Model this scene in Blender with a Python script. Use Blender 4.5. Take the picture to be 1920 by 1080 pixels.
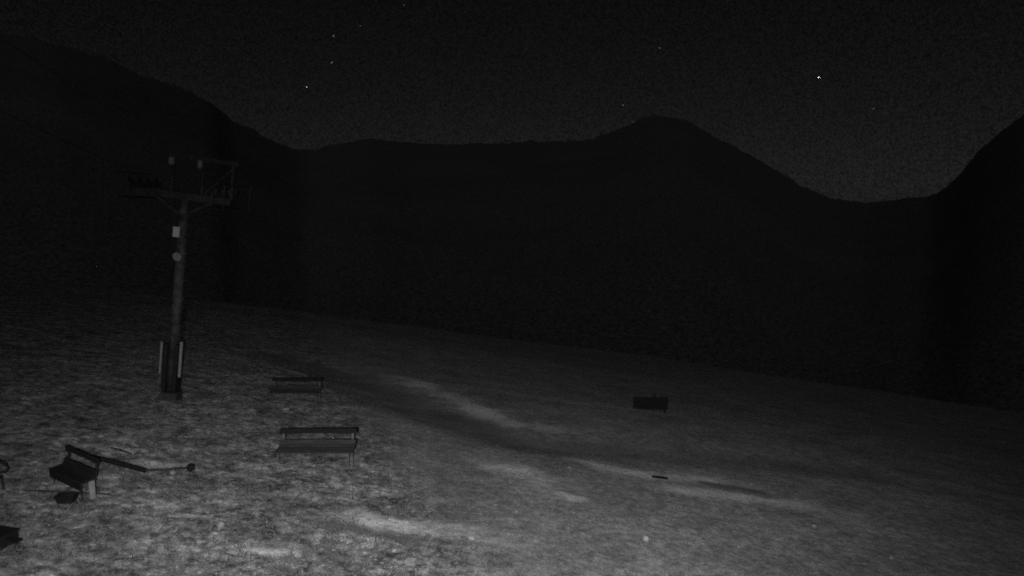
import bpy, math
import numpy as np
from mathutils import Vector, Matrix, Quaternion

# ---------------------------------------------------------------- scene start
for o in list(bpy.data.objects):
    bpy.data.objects.remove(o, do_unlink=True)
scn = bpy.context.scene
COL = scn.collection
R = math.radians
rng = np.random.default_rng(7)

# ---------------------------------------------------------------- camera
CZ = 4.4
cam_d = bpy.data.cameras.new('camera')
cam_d.sensor_width = 36.0
cam_d.lens = 36.0 * 1251.0 / 1920.0
cam_d.clip_start = 0.05
cam_d.clip_end = 30000.0
cam = bpy.data.objects.new('camera', cam_d)
cam.location = (0, 0, CZ)
cam.rotation_euler = (R(90 - 7.3), 0, 0)
COL.objects.link(cam)
scn.camera = cam

# ---------------------------------------------------------------- night sky
SKY_STRENGTH = 0.0012
world = bpy.data.worlds.new('World')
scn.world = world
world.use_nodes = True
nt = world.node_tree
for n in list(nt.nodes):
    nt.nodes.remove(n)
w_out = nt.nodes.new('ShaderNodeOutputWorld')
w_bg = nt.nodes.new('ShaderNodeBackground')
w_sky = nt.nodes.new('ShaderNodeTexSky')
w_sky.sky_type = 'NISHITA'
w_sky.sun_disc = False
w_sky.sun_elevation = R(30)
w_sky.sun_rotation = R(190)
w_sky.altitude = 1800
w_bw = nt.nodes.new('ShaderNodeRGBToBW')           # the infrared camera sees no colour
w_tc = nt.nodes.new('ShaderNodeTexCoord')
w_sc = nt.nodes.new('ShaderNodeVectorMath'); w_sc.operation = 'SCALE'; w_sc.inputs['Scale'].default_value = 640
w_fl = nt.nodes.new('ShaderNodeVectorMath'); w_fl.operation = 'FLOOR'
w_wn = nt.nodes.new('ShaderNodeTexWhiteNoise'); w_wn.noise_dimensions = '3D'
w_mr = nt.nodes.new('ShaderNodeMapRange')          # random grain put into the sky brightness, imitating sensor noise
w_mr.inputs['To Min'].default_value = 0.48
w_mr.inputs['To Max'].default_value = 1.52
w_mu = nt.nodes.new('ShaderNodeMath'); w_mu.operation = 'MULTIPLY'
L = nt.links.new
L(w_sky.outputs[0], w_bw.inputs[0])
L(w_tc.outputs['Generated'], w_sc.inputs[0]); L(w_sc.outputs[0], w_fl.inputs[0]); L(w_fl.outputs[0], w_wn.inputs['Vector'])
L(w_wn.outputs['Value'], w_mr.inputs['Value'])
L(w_bw.outputs[0], w_mu.inputs[0]); L(w_mr.outputs[0], w_mu.inputs[1])
L(w_mu.outputs[0], w_bg.inputs['Color'])
w_bg.inputs['Strength'].default_value = SKY_STRENGTH
L(w_bg.outputs[0], w_out.inputs[0])

# ---------------------------------------------------------------- fill light added to lift the dark hills (the one sun lamp, night level)
sun_d = bpy.data.lights.new('fill_sun', 'SUN')
sun_d.energy = 0.046
sun_d.angle = R(50)
sun = bpy.data.objects.new('fill_sun', sun_d)
sun.rotation_euler = (R(90 - 30), 0, R(-8))
COL.objects.link(sun)

# ---------------------------------------------------------------- the webcam's own infrared lamp
IR_POWER = 3300.0
ir_d = bpy.data.lights.new('infrared_illuminator', 'SPOT')
ir_d.energy = IR_POWER
ir_d.spot_size = R(98)
ir_d.spot_blend = 1.0
ir_d.shadow_soft_size = 0.06
ir = bpy.data.objects.new('infrared_illuminator', ir_d)
ir.location = (-0.25, 0.05, CZ - 0.15)
ir.scale = (1.0, 0.665, 1.0)
aim = Vector((-0.6, 19.0, -3.1)) - Vector(ir.location)
ir.rotation_euler = aim.to_track_quat('-Z', 'Y').to_euler()
COL.objects.link(ir)

# ---------------------------------------------------------------- exposure, grain of a night sensor
vs = scn.view_settings
vs.view_transform = 'Standard'
vs.look = 'None'
vs.exposure = 0.0
vs.gamma = 1.0
vs.use_curve_mapping = False
scn.render.engine = 'CYCLES'
scn.cycles.use_denoising = False
scn.cycles.use_adaptive_sampling = True
scn.cycles.adaptive_threshold = 1.0
scn.cycles.adaptive_min_samples = 2
scn.cycles.max_bounces = 3
scn.cycles.filter_width = 2.1

# ================================================================ helpers
def grey(name, v, rough=0.8, var=0.25, scale=8.0, bump=0.0, metallic=0.0, spec=0.3):
    """procedural grey material: noise-varied albedo"""
    m = bpy.data.materials.new(name)
    m.use_nodes = True
    t = m.node_tree
    b = t.nodes['Principled BSDF']
    tc = t.nodes.new('ShaderNodeTexCoord')
    no = t.nodes.new('ShaderNodeTexNoise')
    no.inputs['Scale'].default_value = scale
    no.inputs['Detail'].default_value = 6
    mr = t.nodes.new('ShaderNodeMapRange')
    mr.inputs['From Min'].default_value = 0.3
    mr.inputs['From Max'].default_value = 0.7
    mr.inputs['To Min'].default_value = v * (1 - var)
    mr.inputs['To Max'].default_value = v * (1 + var)
    t.links.new(tc.outputs['Object'], no.inputs['Vector'])
    t.links.new(no.outputs['Fac'], mr.inputs['Value'])
    t.links.new(mr.outputs[0], b.inputs['Base Color'])
    b.inputs['Roughness'].default_value = rough
    b.inputs['Metallic'].default_value = metallic
    b.inputs['Specular IOR Level'].default_value = spec
    if bump:
        bp = t.nodes.new('ShaderNodeBump')
        bp.inputs['Strength'].default_value = bump
        bp.inputs['Distance'].default_value = 0.02
        t.links.new(no.outputs['Fac'], bp.inputs['Height'])
        t.links.new(bp.outputs[0], b.inputs['Normal'])
    return m

def wood(name, v):
    """weathered board: grain stretched along x"""
    m = grey(name, v, 0.85, 0.45, 6.0, 0.3)
    t = m.node_tree
    no = next(n for n in t.nodes if n.type == 'TEX_NOISE')
    mp = t.nodes.new('ShaderNodeMapping')
    mp.inputs['Scale'].default_value = (0.5, 7, 7)
    tc = next(n for n in t.nodes if n.type == 'TEX_COORD')
    t.links.new(tc.outputs['Object'], mp.inputs['Vector'])
    t.links.new(mp.outputs[0], no.inputs['Vector'])
    return m

M = {
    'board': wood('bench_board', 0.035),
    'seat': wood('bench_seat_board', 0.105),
    'steel_dark': grey('dark_steel', 0.06, 0.5, 0.3, 12),
    'galv': grey('galvanised_steel', 0.125, 0.6, 0.6, 5, 0.2),
    'galv_head': grey('weathered_head_steel', 0.07, 0.6, 0.35, 5, 0.1),
    'pad': grey('crash_pad', 0.05, 0.7, 0.3, 4),
    'strip': grey('reflective_strip', 0.6, 0.5, 0.2, 9),
    'plate': grey('number_plate', 0.92, 0.5, 0.03, 6),
    'leg': grey('bench_leg_steel', 0.27, 0.6, 0.3, 9),
    'slab': grey('pale_concrete_slab', 0.5, 0.9, 0.2, 9),
    'lamp': grey('lamp_housing', 0.45, 0.5, 0.2, 9),
    'concrete': grey('concrete_plinth', 0.12, 0.9, 0.3, 6, 0.4),
    'insul': grey('pale_fitting', 0.35, 0.5, 0.1, 9),
    'rope': grey('wire_rope', 0.14, 0.6, 0.2, 20),
    'black': grey('black_wood', 0.03, 0.9, 0.3, 9, 0.3),
    'far_wood': wood('far_bench_wood', 0.065),
    'stone': grey('pale_stone', 0.6, 0.9, 0.25, 7, 0.5),
    'stone_white': grey('white_limestone', 0.9, 0.9, 0.05, 7, 0.2),
    'pebble': grey('pebble', 0.42, 0.9, 0.45, 2.0),
    'mount': grey('mountain_slope', 0.32, 0.95, 0.6, 0.5),
}

def tag(o, label=None, cat=None, group=None, kind=None):
    if label: o['label'] = label
    if cat: o['category'] = cat
    if group: o['group'] = group
    if kind: o['kind'] = kind
    return o

def empty(name, loc, rz=0.0):
    o = bpy.data.objects.new(name, None)
    o.empty_display_size = 0.2
    o.location = loc
    o.rotation_euler = (0, 0, rz)
    COL.objects.link(o)
    return o

class MB:
    """collects verts / faces of ONE mesh"""
    def __init__(s): s.v = []; s.f = []
    def add(s, vs, fs):
        b = len(s.v); s.v += [tuple(x) for x in vs]; s.f += [tuple(i + b for i in q) for q in fs]; return s
    def box(s, c, d, rot=None, bev=0.0):
        """box with optional chamfered edges (long axis kept)"""
        hx, hy, hz = d[0] / 2, d[1] / 2, d[2] / 2
        if bev > 0:
            b = min(bev, hx * .9, hy * .9, hz * .9)
            vs, ix = [], {}
            for sx in (-1, 1):
                for sy in (-1, 1):
                    for sz in (-1, 1):
                        for k in range(3):
                            p = [sx * (hx - b), sy * (hy - b), sz * (hz - b)]
                            p[k] = (sx * hx, sy * hy, sz * hz)[k]
                            ix[(sx, sy, sz, k)] = len(vs); vs.append(p)
            fs = []
            for k in range(3):
                a, c2 = (k + 1) % 3, (k + 2) % 3
                for sg in (-1, 1):
                    q = []
                    for (p1, p2) in ((-1, -1), (1, -1), (1, 1), (-1, 1)):
                        t = [0, 0, 0]; t[k] = sg; t[a] = p1; t[c2] = p2; q.append(ix[(*t, k)])
                    fs.append(q if sg > 0 else q[::-1])
                for p1 in (-1, 1):                      # chamfer strips along axis k
                    for p2 in (-1, 1):
                        t0 = [0, 0, 0]; t0[k] = -1; t0[a] = p1; t0[c2] = p2
                        t1 = list(t0); t1[k] = 1
                        q = [ix[(*t0, a)], ix[(*t1, a)], ix[(*t1, c2)], ix[(*t0, c2)]]
                        fs.append(q)
            for sx in (-1, 1):
                for sy in (-1, 1):
                    for sz in (-1, 1):
                        fs.append([ix[(sx, sy, sz, k)] for k in range(3)])
        else:
            vs = [(x, y, z) for x in (-hx, hx) for y in (-hy, hy) for z in (-hz, hz)]
            fs = [(0, 1, 3, 2), (4, 6, 7, 5), (0, 4, 5, 1), (2, 3, 7, 6), (0, 2, 6, 4), (1, 5, 7, 3)]
        c = Vector(c)
        vs = [(rot @ Vector(p) if rot else Vector(p)) + c for p in vs]
        return s.add(vs, fs)
    def tube(s, pts, rad, n=10, cap=True):
        pts = [Vector(p) for p in pts]
        if not hasattr(rad, '__len__'): rad = [rad] * len(pts)
        rings = []
        for i, p in enumerate(pts):
            d = (pts[min(i + 1, len(pts) - 1)] - pts[max(i - 1, 0)]).normalized()
            q = d.to_track_quat('Z', 'Y')
            rings.append([p + q @ Vector((rad[i] * math.cos(2 * math.pi * k / n), rad[i] * math.sin(2 * math.pi * k / n), 0)) for k in range(n)])
        vs = [v for r in rings for v in r]
        fs = []
        for i in range(len(pts) - 1):
            for k in range(n):
                fs.append((i * n + k, i * n + (k + 1) % n, (i + 1) * n + (k + 1) % n, (i + 1) * n + k))
        if cap:
            fs.append(tuple(range(n))[::-1]); fs.append(tuple((len(pts) - 1) * n + k for k in range(n)))
        return s.add(vs, fs)
    def bar(s, a, b, w, h):
        a, b = Vector(a), Vector(b)
        d = b - a
        q = d.to_track_quat('X', 'Z').to_matrix()
        return s.box((a + b) / 2, (d.length, w, h), q)
    def build(s, name, mat, parent=None, smooth=False):
        me = bpy.data.meshes.new(name)
        me.from_pydata([tuple(v) for v in s.v], [], s.f)
        import bmesh
        bm = bmesh.new(); bm.from_mesh(me); bmesh.ops.recalc_face_normals(bm, faces=bm.faces); bm.to_mesh(me); bm.free()
        if smooth:
            for p in me.polygons: p.use_smooth = True
        me.materials.append(mat)
        o = bpy.data.objects.new(name, me)
        COL.objects.link(o)
        if parent is not None: o.parent = parent
        return o

def grid_mesh(name, V, quads, mat, attrs=None, smooth=True):
    me = bpy.data.meshes.new(name)
    me.vertices.add(len(V)); me.vertices.foreach_set('co', np.asarray(V, np.float32).ravel())
    n = len(quads); k = quads.shape[1]
    me.loops.add(n * k); me.loops.foreach_set('vertex_index', quads.astype(np.int32).ravel())
    me.polygons.add(n)
    me.polygons.foreach_set('loop_start', np.arange(0, n * k, k, dtype=np.int32))
    me.polygons.foreach_set('loop_total', np.full(n, k, np.int32))
    me.polygons.foreach_set('use_smooth', np.full(n, smooth))
    for an, av in (attrs or {}).items():
        at = me.attributes.new(an, 'FLOAT', 'POINT')
        at.data.foreach_set('value', np.asarray(av, np.float32))
    me.update(calc_edges=True); me.validate()
    me.materials.append(mat)
    o = bpy.data.objects.new(name, me)
    COL.objects.link(o)
    return o

# ---- value noise in numpy
def _hash(i, j, seed):
    n = (i * 374761393 + j * 668265263 + seed * 1442695041) & 0xFFFFFFFF
    n = ((n ^ (n >> 13)) * 1274126177) & 0xFFFFFFFF
    return ((n ^ (n >> 16)) & 0xFFFF) / 65535.0
def vnoise(x, y, seed=0):
    i = np.floor(x).astype(np.int64); j = np.floor(y).astype(np.int64)
    fx = x - i; fy = y - j
    fx = fx * fx * (3 - 2 * fx); fy = fy * fy * (3 - 2 * fy)
    a = _hash(i, j, seed); b = _hash(i + 1, j, seed); c = _hash(i, j + 1, seed); d = _hash(i + 1, j + 1, seed)
    return (a * (1 - fx) + b * fx) * (1 - fy) + (c * (1 - fx) + d * fx) * fy
def fbm(x, y, wl, octv=4, seed=0, gain=0.5):
    s = 0; amp = 1; tot = 0
    for k in range(octv):
        ca, sa = math.cos(k * 1.1 + .4), math.sin(k * 1.1 + .4)
        s = s + amp * (vnoise((x * ca - y * sa) / wl + 17.3 * k, (x * sa + y * ca) / wl - 9.1 * k, seed + k) - .5)
        tot += amp; amp *= gain; wl *= .5
    return s / tot
def sstep(e0, e1, x):
    t = np.clip((x - e0) / (e1 - e0), 0, 1); return t * t * (3 - 2 * t)
def pdist(x, y, pl):
    """distance to polyline, signed (+ = left of travel), and parameter 0..1"""
    best = np.full(np.shape(x), 1e9); sgn = np.zeros(np.shape(x)); par = np.zeros(np.shape(x))
    for k in range(len(pl) - 1):
        (x0, y0), (x1, y1) = pl[k], pl[k + 1]
        dx, dy = x1 - x0, y1 - y0; l2 = dx * dx + dy * dy
        t = np.clip(((x - x0) * dx + (y - y0) * dy) / l2, 0, 1)
        d = np.hypot(x - x0 - t * dx, y - y0 - t * dy)
        cr = dx * (y - y0) - dy * (x - x0)
        m = d < best
        best = np.where(m, d, best); sgn = np.where(m, np.sign(cr), sgn); par = np.where(m, (k + t) / (len(pl) - 1), par)
    return best, sgn, par

# ================================================================ terrain (world metres)
CUT = [(-18.5, 46.6), (-13.66, 41.83), (-10.32, 37.08), (-6.96, 32.58), (-4.31, 29.04), (-1.98, 26.63), (0.0, 24.3), (1.99, 24.2), (4.56, 24.97), (8.38, 25.81), (13.0, 26.5)]
PALE = [([(-7.58, 38.57), (-5.42, 36.0), (-2.95, 32.0), (-1.21, 29.0), (0.22, 27.4), (2.2, 26.8)], 0.75),
        ([(-13.6, 36.4), (-10.0, 33.9), (-6.8, 31.0), (-5.2, 28.7)], 0.45),
        ([(1.6, 22.3), (2.9, 20.6), (4.34, 19.97), (5.81, 20.42), (7.6, 20.5)], 0.62),
        ([(4.2, 18.6), (5.91, 18.75), (7.51, 18.64), (9.3, 18.3)], 0.62),
        ([(-0.7, 18.7), (0.4, 17.55), (1.1, 17.0)], 0.95), ([(1.1, 16.4), (1.86, 15.8)], 0.30),
        ([(-3.3, 12.45), (-2.07, 12.3), (-0.83, 12.3), (0.3, 12.0)], 0.36),
        ([(-8.25, 14.15), (-7.75, 14.0), (-7.4, 14.1)], 0.22), ([(-9.3, 13.2), (-9.0, 13.3)], 0.18), ([(-8.2, 12.9), (-7.95, 12.6)], 0.16), ([(-4.3, 10.1), (-3.4, 10.3)], 0.22)]
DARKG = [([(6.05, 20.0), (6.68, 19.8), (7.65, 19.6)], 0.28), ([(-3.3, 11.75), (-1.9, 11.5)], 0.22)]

def rough_w(x, y):
    """1 on the tussocky side left of the track, 0 on the trodden side"""
    xb = -0.5 - 0.352 * (y - 10.3)
    return 1 - sstep(-1.2, 1.8, x - xb + 1.6 * fbm(x, y, 4.0, 3, 31))
def bare_w(x, y):
    b = np.zeros(np.shape(x))
    n = fbm(x, y, 1.6, 4, 51)
    brk = sstep(-.20, .10, fbm(x, y, .9, 4, 58) + .10)
    for pl, w in PALE:
        d, _, t = pdist(x, y, pl)
        ww = w * (1.25 + 2.2 * n)
        e = np.minimum(np.minimum(t, 1 - t) * 5 + .25, 1)
        b = np.maximum(b, (1 - sstep(ww * .25, np.maximum(ww * 1.35, ww * .25 + .05), d)) * e)
    return b * (.25 + .75 * brk)
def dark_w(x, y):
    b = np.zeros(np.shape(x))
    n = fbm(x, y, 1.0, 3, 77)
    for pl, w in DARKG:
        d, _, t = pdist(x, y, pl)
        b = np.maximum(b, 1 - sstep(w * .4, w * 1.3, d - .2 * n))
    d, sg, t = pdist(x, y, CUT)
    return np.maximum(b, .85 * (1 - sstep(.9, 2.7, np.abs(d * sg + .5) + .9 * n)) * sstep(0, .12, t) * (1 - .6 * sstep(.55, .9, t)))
def Gbase(x, y):
    x = np.asarray(x, float); y = np.asarray(y, float)
    r = np.hypot(x, y)
    z = CZ - (0.1739 * y + 0.1379 * x + 4.376)
    z = z + 0.14 * fbm(x, y, 9.0, 2, 3) * sstep(8, 20, r)
    z = z + 1.2 * fbm(x, y, 30.0, 2, 5) * sstep(35, 70, r)
    d, sg, t = pdist(x, y, CUT)
    sd = d * sg                                    # + on the far (downhill) side
    dep = .42 * sstep(0, .15, t) * (1 - .6 * sstep(.55, 1, t))
    z = z - dep * np.exp(-(sd / 2.5) ** 2)
    edge = 120 + 20 * sstep(-.5, .3, np.arctan2(x, y))
    far = np.maximum(r - edge, 0)
    z = z - .0030 * far ** 2
    return np.maximum(z, -118 + 2 * fbm(x, y, 40, 2, 8))
def Gfine(x, y):
    rw = rough_w(x, y); bw = bare_w(x, y)
    n1 = fbm(x, y, .55, 3, 11); n2 = fbm(x, y, .20, 2, 12)
    z = (.045 + .065 * rw) * n1 + (.035 + .025 * rw) * n2
    return z * (1 - .6 * bw)
def G(x, y):
    return float(Gbase(np.array([x]), np.array([y]))[0])

# polar sheet centred under the webcam: fine near it, coarse far away
NA, NR = 620, 560
th = np.radians(np.linspace(-62, 62, NA))
rr = 3.0 * (400 / 3.0) ** (np.linspace(0, 1, NR) ** 1.0)
RRg, TH = np.meshgrid(rr, th, indexing='ij')
X = RRg * np.sin(TH); Y = RRg * np.cos(TH)
fade = 1 - sstep(50, 100, RRg)
Z = Gbase(X, Y) + Gfine(X, Y) * fade
bare = bare_w(X, Y); dark = dark_w(X, Y); roughm = rough_w(X, Y)
V = np.stack([X, Y, Z], -1).reshape(-1, 3)
idx = np.arange(NR * NA).reshape(NR, NA)
Q = np.stack([idx[:-1, :-1], idx[:-1, 1:], idx[1:, 1:], idx[1:, :-1]], -1).reshape(-1, 4)[:, ::-1]

def ground_mat():
    m = bpy.data.materials.new('alpine_ground')
    m.use_nodes = True
    t = m.node_tree; b = t.nodes['Principled BSDF']
    N = t.nodes.new
    tc = N('ShaderNodeTexCoord')
    def noise(scale, det, lo, hi, fmin=.32, fmax=.68, rough=.6):
        n = N('ShaderNodeTexNoise'); n.inputs['Scale'].default_value = scale; n.inputs['Detail'].default_value = det
        n.inputs['Roughness'].default_value = rough
        t.links.new(tc.outputs['Object'], n.inputs['Vector'])
        r = N('ShaderNodeMapRange'); r.inputs['From Min'].default_value = fmin; r.inputs['From Max'].default_value = fmax
        r.inputs['To Min'].default_value = lo; r.inputs['To Max'].default_value = hi
        t.links.new(n.outputs['Fac'], r.inputs['Value']); return r.outputs[0], n
    def math_(op, a, c):
        k = N('ShaderNodeMath'); k.operation = op
        for i, q in enumerate((a, c)):
            if isinstance(q, float): k.inputs[i].default_value = q
            else: t.links.new(q, k.inputs[i])
        return k.outputs[0]
    def mix(f, a, c):
        k = N('ShaderNodeMix'); k.data_type = 'FLOAT'
        t.links.new(f, k.inputs[0])
        for i, q in ((2, a), (3, c)):
            if isinstance(q, float): k.inputs[i].default_value = q
            else: t.links.new(q, k.inputs[i])
        return k.outputs[0]
    def attr(nm):
        a = N('ShaderNodeAttribute'); a.attribute_name = nm; return a.outputs['Fac']
    big, _ = noise(.45, 3, .78, 1.22)
    patch, _ = noise(1.3, 5, .55, 1.35, .40, .60, .6)       # greener and drier patches
    clump, cn = noise(4.8, 5, .12, .44, .40, .62, .62)      # tussocks, dead and green
    clump = math_('MULTIPLY', clump, patch)
    fleck, _ = noise(11.0, 3, 0.0, .35, .60, .70, .5)       # pale dead stalks
    clump = math_('ADD', clump, fleck)
    fine, fn = noise(30.0, 4, .70, 1.30, .4, .6)
    short, _ = noise(5.0, 6, .21, .39, .4, .6, .75)
    fleck2, _ = noise(8.0, 2, 0.0, .22, .63, .72, .5)
    patch2, _ = noise(2.2, 5, .84, 1.16, .40, .60, .65)
    short = math_('MULTIPLY', math_('ADD', short, fleck2), patch2)
    bareg, _ = noise(5.0, 6, .50, .76, .4, .6, .7)
    g = mix(attr('rough'), short, clump)
    g = mix(attr('bare'), g, bareg)
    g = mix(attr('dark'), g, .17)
    g = math_('MULTIPLY', g, big); g = math_('MULTIPLY', g, fine)
    t.links.new(g, b.inputs['Base Color'])
    b.inputs['Roughness'].default_value = .95
    b.inputs['Diffuse Roughness'].default_value = 1.0
    b.inputs['Specular IOR Level'].default_value = .1
    bp = N('ShaderNodeBump'); bp.inputs['Strength'].default_value = .35; bp.inputs['Distance'].default_value = .02
    t.links.new(fn.outputs['Fac'], bp.inputs['Height']); t.links.new(bp.outputs[0], b.inputs['Normal'])
    return m
GM = ground_mat()
at = dict(bare=bare.ravel(), dark=dark.ravel(), rough=roughm.ravel())
qb = bare.ravel()[Q].mean(1) > .45
def part_sheet(name, sel):
    q = Q[sel]; used = np.unique(q); mp = np.full(len(V), -1); mp[used] = np.arange(len(used))
    return grid_mesh(name, V[used], mp[q], GM, {k: a[used] for k, a in at.items()})
tag(part_sheet('meadow', ~qb), kind='structure')
tag(part_sheet('dirt_track', qb), kind='structure')

# valley floor to the horizon, below everything
mb = MB(); n = 48
ring = lambda r: [(r * math.sin(2 * math.pi * k / n), r * math.cos(2 * math.pi * k / n), -122) for k in range(n)]
mb.add([(0, 0, -122)] + ring(9000), [(0, 1 + (k + 1) % n, 1 + k) for k in range(n)])
tag(mb.build('valley_floor', M['mount']), kind='structure')

# mountains: az/elevation of the ridge, ridge distance
PROF = [(-80, 15), (-60, 14), (-48, 12.5), (-36.4, 11.1), (-33.5, 10.8), (-30.4, 10.0), (-27.1, 8.9), (-23.9, 7.7), (-23.2, 7.1), (-22.6, 6.4), (-19.0, 4.7), (-17.2, 4.05),
        (-14.1, 4.9), (-11.9, 5.2), (-8, 4.9), (-2.7, 5.0), (1.8, 5.0), (6.3, 5.2), (9.8, 6.3), (11.9, 7.0), (14.5, 6.5), (17, 5.1), (20.3, 3.3), (23.1, 1.4), (25.4, .3),
        (27.9, -.15), (30.4, .3), (32.2, .4), (33.5, 1.9), (34.9, 4.0), (36.8, 5.8), (42, 9), (55, 12), (80, 14)]
def mountain(a0, a1, seed):
    """one stretch of the mountain ring; stretches share their seam columns"""
    A = np.linspace(a0, a1, int(round((a1 - a0) / .1)) + 1)
    az = np.array([p[0] for p in PROF]); el = np.array([p[1] for p in PROF])
    E = sum(np.interp(A + o, az, el) for o in (-.5, -.25, 0, .25, .5)) / 5
    En = .40 * fbm(A, A * 0 + 3, 3.0, 3, 21) + .34 * fbm(A, A * 0 + 5, .55, 3, 24, .7) + (.25 + .75 * sstep(-14, -20, A)) * .55 * np.maximum(fbm(A, A * 0 + 8, .9, 3, 27, .8), -.1)
    Rr = 1700 + 0 * A
    r0 = 230.0
    Hr = CZ + Rr * np.tan(np.radians(E))
    S = np.concatenate([np.linspace(0, 1, 90), np.linspace(1.03, 1.8, 12)])
    AA, SS = np.meshgrid(np.radians(A), S, indexing='ij')
    Rc = Rr[:, None]
    RD = np.where(SS <= 1, r0 + (Rc - r0) * SS, Rc * SS)
    up = np.where(SS <= 1, SS ** .8, 1 - (SS - 1) ** 1.2 * 1.2)
    base = -90.0
    Zm = base + (Hr[:, None] - base) * up
    xx, yy = RD * np.sin(AA), RD * np.cos(AA)
    rel = fbm(xx, yy, 260, 4, 33) * 55
    Zm = Zm + (Rr * np.radians(En))[:, None] * np.exp(-((SS - 1) / .035) ** 2) + rel * np.clip(1 - SS, 0, .5) * np.clip(SS * 3, 0, 1)
    Zm = Zm + 3 * fbm(xx, yy, 40, 3, 41, .6) * np.clip(np.abs(1 - SS) * 12, 0, 1)      # scrub and boulders
    na, ns = AA.shape
    idx = np.arange(na * ns).reshape(na, ns)
    q = np.stack([idx[:-1, :-1], idx[:-1, 1:], idx[1:, 1:], idx[1:, :-1]], -1).reshape(-1, 4)[:, ::-1]
    o = grid_mesh('mountain', np.stack([xx, yy, Zm], -1).reshape(-1, 3), q, M['mount'])
    return tag(o, kind='structure')
mountain(-80, -17.2, 1); mountain(-17.2, 27.9, 2); mountain(27.9, 80, 3)

# ================================================================ lift pylon
px_, py_ = -11.40, 21.62
pyl = empty('lift_pylon', (px_, py_, G(px_, py_) - .03))
pyl.rotation_euler = (0, R(7.5), 0)
tag(pyl, 'tall steel ski lift pylon leaning slightly, with crossarm, catwalks and pale number plate', 'pylon')
MB().tube([(0, 0, .25), (0, 0, 3.2), (0, 0, 6.75)], [.165, .16, .135], 18).build('pole', M['galv'], pyl, True)
MB().box((0, 0, .14), (.54, .54, .38), None, .05).build('plinth', M['concrete'], pyl)
mb = MB().tube([(0, 0, .33), (0, 0, .37)], .30, 16)
for k in range(8):
    a = k * math.pi / 4 + .2
    mb.tube([(.25 * math.cos(a), .25 * math.sin(a), .36), (.25 * math.cos(a), .25 * math.sin(a), .42)], .018, 6)
mb.build('base_flange', M['steel_dark'], pyl)
for s in (-1, 1):
    pad = MB().box((s * .175, -.06, 1.16), (.125, .42, 1.62), None, .04).build('crash_pad', M['pad'], pyl)
    w_, x_ = (.085, .325) if s > 0 else (.06, -.315)
    z0, z1 = (.90, 2.10) if s > 0 else (.94, 2.02)
    MB().box((x_, -.20, (z0 + z1) / 2), (w_, .07, z1 - z0), None, .015).build('marker_post', M['strip'], pyl)
for z in (.65, 1.75):
    MB().tube([(0, 0, z), (0, 0, z + .05)], .20, 18).build('pad_strap', M['steel_dark'], pyl)
# number plate and round lamp on the pole
MB().box((-.09, -.21, 5.66), (.215, .012, .33), None, .004).build('number_plate', M['plate'], pyl)
MB().box((-.09, -.17, 5.66), (.10, .08, .05)).build('plate_bracket', M['steel_dark'], pyl)
lam = MB().tube([(.06, -.16, 4.93), (.06, -.30, 4.90), (.06, -.36, 4.89)], [.08, .13, .14], 16).build('lamp_head', M['lamp'], pyl, False)
MB().box((-.02, -.18, 5.06), (.10, .09, .15), None, .01).build('junction_box', M['galv_head'], pyl)
# ladder rungs
for k in range(14):
    MB().tube([(.10, -.10, 2.3 + k * .30), (.26, -.10, 2.3 + k * .30)], .011, 6).build('rung', M['galv'], pyl)
# crossarm
arm = MB().bar((-1.5, 0, 6.82), (1.5, 0, 6.82), .20, .22).build('crossarm', M['galv_head'], pyl)
for s in (-1, 1):
    MB().bar((s * .12, 0, 6.25), (s * .95, 0, 6.74), .09, .09).build('brace', M['galv_head'], pyl)
    sb = MB().bar((s * 1.28, -.95, 7.02), (s * 1.28, .95, 7.02), .07, .16).build('sheave_beam', M['galv_head'], pyl)
    for k in range(4):
        yy = -.75 + k * .5
        MB().tube([(s * 1.28 - .035 + .07 * 0 + s * .08, yy, 7.10), (s * 1.28 + .035 + s * .08, yy, 7.10)], .15, 16).build('sheave_wheel', M['galv_head'], sb)
    # catwalk beside the sheaves
    cw = MB()
    for k in range(5): cw.bar((s * 1.42 + s * k * .09 - .2 * s, -1.0, 6.60), (s * 1.42 + s * k * .09 - .2 * s, 1.0, 6.60), .05, .03)
    cwo = cw.build('catwalk', M['galv_head'], pyl)
    rl = MB().tube([(s * 1.68, -1.0, 6.60), (s * 1.68, -1.0, 7.35), (s * 1.68, 1.0, 7.35), (s * 1.68, 1.0, 6.60)], .018, 6)
    rl.build('handrail', M['galv_head'], cwo)
# lifting gantry above the arm
for x0 in (-.42, 1.50):
    MB().bar((x0, 0, 6.92), (x0, 0, 8.0), .09, .09).build('gantry_post', M['galv_head'], pyl)
MB().bar((-.55, 0, 8.05), (1.66, 0, 8.05), .10, .12).build('gantry_beam', M['galv_head'], pyl)
MB().bar((.55, 0, 6.92), (.55, 0, 7.99), .07, .07).build('gantry_post', M['galv_head'], pyl)
MB().bar((.62, 0, 6.95), (1.55, 0, 7.95), .05, .05).build('brace', M['galv_head'], pyl)
for x0, sz in ((-.40, (.16, .16, .24)), (.50, (.13, .15, .28))):
    MB().box((x0, -.16, 7.88), sz, None, .03).build('pale_fitting', M['insul'], pyl)

# haul ropes over the two sheave trains
pm = Matrix.Translation(pyl.location) @ pyl.rotation_euler.to_matrix().to_4x4()
for s, lb in ((-1, 'thin dark haul rope over the left sheaves of the lift pylon'), (1, 'thin dark haul rope over the right sheaves of the lift pylon')):
    pk = pm @ Vector((s * 1.36, 0, 7.26))
    pts = []
    for t in np.linspace(-30, 110, 57):              # + = downhill, away
        sag = -.13 * t + (.0011 * t * t if t > 0 else .0006 * t * t) * .6
        if t < 0: sag = -.115 * t
        pts.append((pk.x - .22 * t, pk.y + t, pk.z + sag))
    tag(MB().tube(pts, .008, 6).build('haul_rope', M['rope'], None), lb, 'rope', 'lift ropes')

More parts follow.
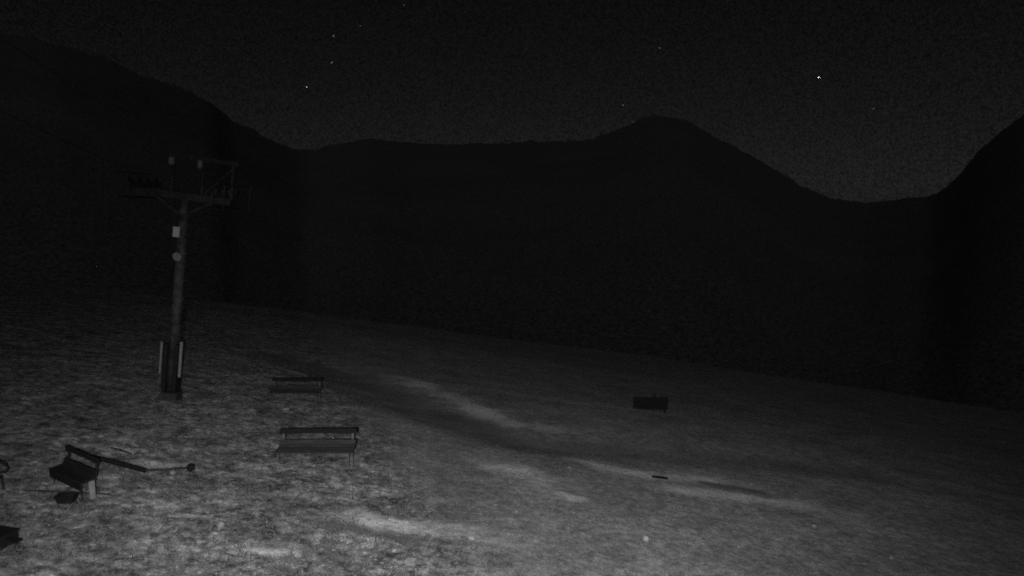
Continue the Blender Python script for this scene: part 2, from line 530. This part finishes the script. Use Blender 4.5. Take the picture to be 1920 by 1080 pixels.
# ================================================================ benches
def make_bench(loc, rz, length, sc, label, legm='leg', seatm='seat', group='wooden benches on the meadow'):
    x, y = loc
    b = empty('bench', (x, y, G(x, y) - .01), rz)
    b.scale = (1, sc, sc)
    tag(b, label, 'bench', group)
    h = length / 2
    tilt = Matrix.Rotation(R(-9), 3, 'X')
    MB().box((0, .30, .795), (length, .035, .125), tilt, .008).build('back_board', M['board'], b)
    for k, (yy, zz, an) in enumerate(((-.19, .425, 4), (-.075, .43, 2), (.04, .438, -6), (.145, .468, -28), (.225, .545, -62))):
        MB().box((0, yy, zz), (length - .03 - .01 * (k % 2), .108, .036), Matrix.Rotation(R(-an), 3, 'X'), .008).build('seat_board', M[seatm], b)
    for s in (-1, 1):
        xx = s * (h - .10)
        leg = MB()
        leg.bar((xx, -.19, -.30), (xx, -.17, .39), .026, .026)
        leg.build('front_leg', M[legm], b)
        leg = MB()
        leg.bar((xx, .20, -.30), (xx, .215, .44), .026, .026)
        leg.bar((xx, .255, .42), (xx, .335, .84), .05, .03)
        leg.build('rear_leg', M[legm], b)
        MB().bar((xx, -.17, .375), (xx, .24, .385), .05, .035).build('side_rail', M['steel_dark'], b)
    MB().box((0, .02, .385), (.06, .40, .035)).build('cross_support', M['steel_dark'], b)
    return b
make_bench((-4.86, 15.85), R(0), 1.93, 1.0, 'nearer of the two dark board benches right of the lift pylon')
make_bench((-8.20, 24.5), R(-2), 1.94, 1.0, 'farther dark board bench right of the lift pylon, by the bank edge')
make_bench((-8.09, 11.76), R(-33), 1.25, .80, 'dark bench turned sideways at far left, near a low tub', 'steel_dark', 'board')
left_bench = [o for o in COL.objects if o.name.startswith('bench') and o.type == 'EMPTY'][-1]
left_bench.scale = (1, .58, .84)
MB().box((.545, .10, .18), (.05, .17, .40), None, .012).build('end_slab', M['slab'], left_bench)
MB().box((0, -.245, .33), (1.20, .03, .17), None, .008).build('apron_board', M['board'], left_bench)

# lone bench with a boarded back, seen from behind
bx_, by_ = 7.95, 37.2
bb = empty('bench', (bx_, by_, G(bx_, by_)), R(-2))
tag(bb, 'lone dark bench with closed board back far out on the right slope', 'bench', 'wooden benches on the meadow')
for k in range(4):
    MB().box((0, -.02 * k * .4, .17 + k * .185), (1.95 - .02 * (k % 2), .04, .17), None, .01).build('back_board', M['far_wood'], bb)
for k in range(3):
    MB().box((0, .12 + k * .14, .44), (1.9, .125, .04), None, .008).build('seat_board', M['far_wood'], bb)
for x in (-.85, .2, .88):
    MB().box((x, .04, .35 if x != .2 else .42), (.07, .05, 1.0 if x != .2 else 1.25)).build('post', M['far_wood'], bb)
for x in (-.85, .88):
    MB().box((x, .42, .10), (.06, .05, .64)).build('front_leg', M['far_wood'], bb)

# ================================================================ things lying about on the left
def rest(x, y, dz=0.0): return (x, y, G(x, y) + dz)
# low tub in front of the side-on bench
tb = empty('tub', rest(-7.84, 11.18), R(4))
tag(tb, 'low dark tub on the grass in front of the sideways bench', 'tub')
def tubmesh(w0, w1, d0, d1, h, t):
    vs = []
    for (w, d, z) in ((w0, d0, 0), (w1, d1, h), (w1 - t, d1 - t, h), (w0 - t, d0 - t, t)):
        vs += [(-w, -d, z), (w, -d, z), (w, d, z), (-w, d, z)]
    fs = [(3, 2, 1, 0), (12, 13, 14, 15)]
    for L_ in range(3):
        for k in range(4):
            a, b_ = L_ * 4 + k, L_ * 4 + (k + 1) % 4
            fs.append((a, b_, b_ + 4, a + 4))
    return MB().add(vs, fs)
tubmesh(.12, .165, .07, .09, .13, .025).build('basin', M['black'], tb)
MB().tube([(-.165, -.09, .13), (.165, -.09, .13), (.165, .09, .13), (-.165, .09, .13), (-.165, -.09, .13)], .012, 6).build('rim', M['black'], tb)
# thin rod on the ground under the bench
a, b_ = Vector(rest(-8.72, 11.35, .05)), Vector(rest(-7.40, 11.72, .05))
tag(MB().tube([a, (a + b_) / 2 + Vector((0, 0, .01)), b_], .014, 8).build('rod', M['steel_dark']), 'thin straight dark rod lying under the sideways bench', 'rod')
# heavy pole with a knob end
wp = empty('pole_with_knob', (0, 0, 0))
P0, P1, P2 = Vector(rest(-8.72, 13.45, .16)), Vector(rest(-7.66, 13.35, .07)), Vector(rest(-6.97, 13.8, .12))
wp.location = P0
MB().tube([(0, 0, 0), (P1 - P0) * .5 + Vector((0, 0, .01)), P1 - P0], [.045, .055, .05], 10).build('beam', M['black'], wp)
MB().tube([P1 - P0, (P2 - P0) * .5 + (P1 - P0) * .5, P2 - P0], [.032, .026, .022], 8).build('rod', M['steel_dark'], wp)
kn = MB(); kc = P2 - P0 + Vector((.03, 0, .01))
kn.tube([kc + Vector((0, 0, -.085)), kc + Vector((0, 0, -.05)), kc, kc + Vector((0, 0, .05)), kc + Vector((0, 0, .085))], [.03, .07, .085, .07, .03], 12)
kn.build('knob', M['black'], wp)
tag(wp, 'long dark pole with a round black knob end lying right of the sideways bench', 'pole')
a, b_ = Vector(rest(-9.2, 14.7, .06)), Vector(rest(-8.58, 14.45, .05))
tag(MB().tube([a, (a + b_) / 2 + Vector((0, 0, .02)), b_], [.014, .018, .012], 7).build('stick', M['black']), 'thin dark stick on the grass above the knobbed pole', 'stick', 'sticks in the grass')
a, b_ = Vector(rest(-7.86, 12.75, .03)), Vector(rest(-7.70, 12.60, .03))
tag(MB().tube([a, b_], [.012, .009], 7).build('stick', M['black']), 'short dark stick on the grass below the knobbed pole', 'stick', 'sticks in the grass')

# tubular chair cut by the left frame edge
ch = empty('chair', rest(-9.22, 11.15, -.06), R(90))
tag(ch, 'dark chair with looped tube armrest cut by the left picture edge', 'chair')
MB().box((0, .05, .27), (.42, .40, .05), None, .01).build('seat', M['black'], ch)
MB().box((0, .27, .52), (.42, .03, .34), Matrix.Rotation(R(-12), 3, 'X'), .008).build('backrest', M['black'], ch)
for s in (-1, 1):
    pts = [(s * .24, .26, .60), (s * .245, .10, .58), (s * .25, -.08, .52), (s * .25, -.20, .45), (s * .25, -.23, .39), (s * .25, -.18, .33), (s * .245, .05, .30), (s * .24, .25, .29)]
    MB().tube(pts, .024, 8).build('armrest', M['steel_dark'], ch)
    for yy in (-.12, .22):
        MB().tube([(s * .22, yy, .27), (s * .24, yy * 1.1, -.15)], .02, 8).build('leg', M['steel_dark'], ch)
# crate with jutting board, bottom left corner
cr = empty('crate', rest(-7.42, 9.12), R(-14))
tag(cr, 'black crate with a flat board jutting out at the bottom left corner', 'crate')
MB().box((0, 0, .10), (.34, .30, .17), None, .015).build('body', M['black'], cr)
MB().box((0, 0, .20), (.37, .33, .025), None, .006).build('lid', M['black'], cr)
mb = MB()
mb.add([(.15, -.06, .13), (.15, .06, .13), (.36, .05, .10), (.36, -.05, .10), (.15, -.06, .16), (.15, .06, .16), (.36, .05, .13), (.36, -.05, .13)],
       [(0, 1, 2, 3), (7, 6, 5, 4), (0, 3, 7, 4), (1, 5, 6, 2), (0, 4, 5, 1), (3, 2, 6, 7)])
mb.build('board', M['black'], cr)
# short board on the track
x, y = 4.58, 19.75
tag(MB().box(rest(x, y, .05), (.50, .11, .045), Matrix.Rotation(R(3), 3, 'Z') @ Matrix.Rotation(R(8), 3, 'Y'), .008).build('board', M['black']), 'short dark board lying across the pale track ruts', 'board')

# ================================================================ stones
def stone_mesh(sx, sy, sz, seed):
    r = np.random.default_rng(seed)
    ph = [-1, -.6, 0, .55, .9]
    n = 9; vs = []; fs = []
    for i, p in enumerate(ph):
        rad = math.sqrt(max(1 - p * p, .02)) if i not in (0,) else .5
        for k in range(n):
            a = 2 * math.pi * (k + r.uniform(-.2, .2)) / n; q = rad * r.uniform(.8, 1.12)
            vs.append((sx * q * math.cos(a), sy * q * math.sin(a), sz * (p + r.uniform(-.1, .1))))
    for i in range(len(ph) - 1):
        for k in range(n):
            fs.append((i * n + k, i * n + (k + 1) % n, (i + 1) * n + (k + 1) % n, (i + 1) * n + k))
    fs.append(tuple(range(n))[::-1]); fs.append(tuple((len(ph) - 1) * n + k for k in range(n)))
    return MB().add(vs, fs)
STONES = [
    (2.82, 13.28, .068, .06, .06, 'stone_white', 'small bright white stone, brightest one, in the right foreground'),
    (-2.02, 10.79, .060, .040, .035, 'stone_white', 'small flat white stone at the bottom centre-left of the picture'),
    (-0.76, 11.93, .075, .05, .035, 'stone_white', 'flat white stone on the pale bare patch near bottom centre'),
    (-5.03, 10.91, .075, .06, .06, 'stone', 'rounded pale stone in the tussocks at lower left'),
    (-7.20, 13.55, .085, .06, .05, 'stone', 'pale stone just below the knobbed pole'),
    (-7.9, 22.55, .16, .12, .06, 'stone', 'larger pale flat rock between the two benches by the pylon'),
    (-8.25, 23.3, .13, .07, .04, 'stone', 'narrow pale flat rock just below the farther bench'),
    (1.75, 19.5, .09, .05, .035, 'stone', 'pale stone on the track in the middle of the slope'),
    (0.10, 14.0, .05, .045, .04, 'stone', 'small grey stone on the trodden ground at centre'),
    (7.75, 16.2, .07, .06, .05, 'stone', 'grey stone alone on the dim right slope'),
    (8.65, 14.3, .06, .05, .04, 'stone', 'small pale stone at the lower right of the picture'),
]
for i, (x, y, a, b_, c_, mt, lb) in enumerate(STONES):
    o = stone_mesh(a, b_, c_, i + 3).build('stone', M[mt])
    o.location = rest(x, y, c_ * .55 + .02); o.rotation_euler = (0, 0, i * 1.3)
    tag(o, lb, 'stone', 'pale stones lying about')

# small pebbles: uncountable
nP = 4200
lr = np.exp(rng.uniform(np.log(7), np.log(32), nP)); la = np.radians(rng.uniform(-45, 45, nP))
xs, ys = lr * np.sin(la), lr * np.cos(la)
zs = Gbase(xs, ys) + Gfine(xs, ys)
oc = np.array([(1, 0, 0), (0, 1, 0), (-1, 0, 0), (0, -1, 0), (0, 0, 1), (0, 0, -1)], float)
of = np.array([(0, 1, 4), (1, 2, 4), (2, 3, 4), (3, 0, 4), (1, 0, 5), (2, 1, 5), (3, 2, 5), (0, 3, 5)])
sz = rng.uniform(.010, .034, nP) * (1 + .6 * (rng.random(nP) > .93))
PV = oc[None] * (sz[:, None, None] * rng.uniform(.6, 1.3, (nP, 6, 1))) * np.array([1.3, 1, .45]) + np.stack([xs, ys, zs + .008], -1)[:, None, :]
PF = of[None] + (np.arange(nP) * 6)[:, None, None]
pb = grid_mesh('pebbles', PV.reshape(-1, 3), PF.reshape(-1, 3), M['pebble'], None, False)
tag(pb, 'scattered small pale pebbles in the grass', 'pebbles', kind='stuff')

# ================================================================ grass
nT, nB = 34000, 7
lr = np.exp(rng.uniform(np.log(6.0), np.log(70), nT)); la = np.radians(rng.uniform(-52, 52, nT))
xs, ys = lr * np.sin(la), lr * np.cos(la)
rw = rough_w(xs, ys); bw = bare_w(xs, ys)
dens = .5 + .5 * rw
cl = fbm(xs, ys, .9, 3, 91)
keep = (rng.random(nT) < dens * (1 - .9 * bw)) & (cl > -.12 * (1 - 0) + rng.normal(0, .1, nT) - .1)
xs, ys, rw = xs[keep], ys[keep], rw[keep]; nT = len(xs)
zs = Gbase(xs, ys) + Gfine(xs, ys)
dist = np.hypot(xs, ys)
hgt = (.018 + .035 * rw) * rng.uniform(.5, 1.4, nT)
ang = rng.uniform(0, 2 * math.pi, (nT, nB)); lean = rng.uniform(.8, 2.6, (nT, nB))
h = hgt[:, None] * rng.uniform(.6, 1.2, (nT, nB))
wdt = (.006 + .0006 * dist)[:, None] * rng.uniform(.7, 1.3, (nT, nB))
ox = rng.normal(0, .04, (nT, nB)); oy = rng.normal(0, .04, (nT, nB))
bx, by, bz = xs[:, None] + ox, ys[:, None] + oy, zs[:, None] - .012
ca, sa = np.cos(ang), np.sin(ang)
p0 = np.stack([bx - sa * wdt, by + ca * wdt, bz + 0 * ca], -1)
p1 = np.stack([bx + sa * wdt, by - ca * wdt, bz + 0 * ca], -1)
p2 = np.stack([bx + ca * lean * h, by + sa * lean * h, bz + h], -1)
GV = np.stack([p0, p1, p2], 2).reshape(-1, 3)
GF = np.arange(len(GV)).reshape(-1, 3)
tone = np.repeat(rng.uniform(.12, .34, nT), nB * 3)
gm = bpy.data.materials.new('grass_blades'); gm.use_nodes = True
t = gm.node_tree; b = t.nodes['Principled BSDF']
a_ = t.nodes.new('ShaderNodeAttribute'); a_.attribute_name = 'tone'
t.links.new(a_.outputs['Fac'], b.inputs['Base Color']); b.inputs['Roughness'].default_value = .9; b.inputs['Diffuse Roughness'].default_value = 1.0; b.inputs['Specular IOR Level'].default_value = .1
gr = grid_mesh('grass', GV, GF, gm, {'tone': tone}, False)
tag(gr, 'rough tussocky alpine grass', 'grass', kind='stuff')

# ================================================================ stars
def star_mat(v):
    m = bpy.data.materials.new('starlight'); m.use_nodes = True
    t = m.node_tree; t.nodes.remove(t.nodes['Principled BSDF'])
    e = t.nodes.new('ShaderNodeEmission'); e.inputs['Strength'].default_value = v
    t.links.new(e.outputs[0], t.nodes['Material Output'].inputs['Surface'])
    m.cycles.emission_sampling = 'NONE'
    return m
STARS = [(24.01, 9.36, 5.2, 1.6, 'brightest star, high above the deep notch at right'),
         (-16.63, 9.08, 4.2, .7, 'bright star low over the left end of the far ridge'),
         (-14.44, 13.0, 4.0, .28, 'star high at upper left, upper one of a close pair'),
         (-14.63, 11.02, 4.0, .26, 'star at upper left, lower one of a close pair'),
         (12.05, 12.22, 3.8, .26, 'star high above the rounded summit of the far ridge'),
         (9.2, 7.93, 4.2, .24, 'star close above the left shoulder of the rounded summit'),
         (-12.33, 13.85, 3.4, .12, 'faint star at upper left, right of the close pair'),
         (-8.78, 15.49, 3.4, .12, 'faint star at the top edge left of centre'),
         (27.84, 6.85, 3.4, .14, 'faint star above the notch, right of the brightest star'),
         (28.98, 7.41, 3.2, .09, 'faintest star far right above the notch'),
         (10.01, 6.6, 3.2, .10, 'tiny star touching the rounded summit')]
for az, el, rad, e, lb in STARS:
    az, el = R(az), R(el); D = 6000
    o = MB().tube([(0, 0, -rad), (0, 0, -rad * .7), (0, 0, 0), (0, 0, rad * .7), (0, 0, rad)], [rad * .1, rad * .71, rad, rad * .71, rad * .1], 10).build('star', star_mat(e))
    o.location = (D * math.cos(el) * math.sin(az), D * math.cos(el) * math.cos(az), CZ + D * math.sin(el))
    tag(o, lb, 'star', 'stars in the night sky')
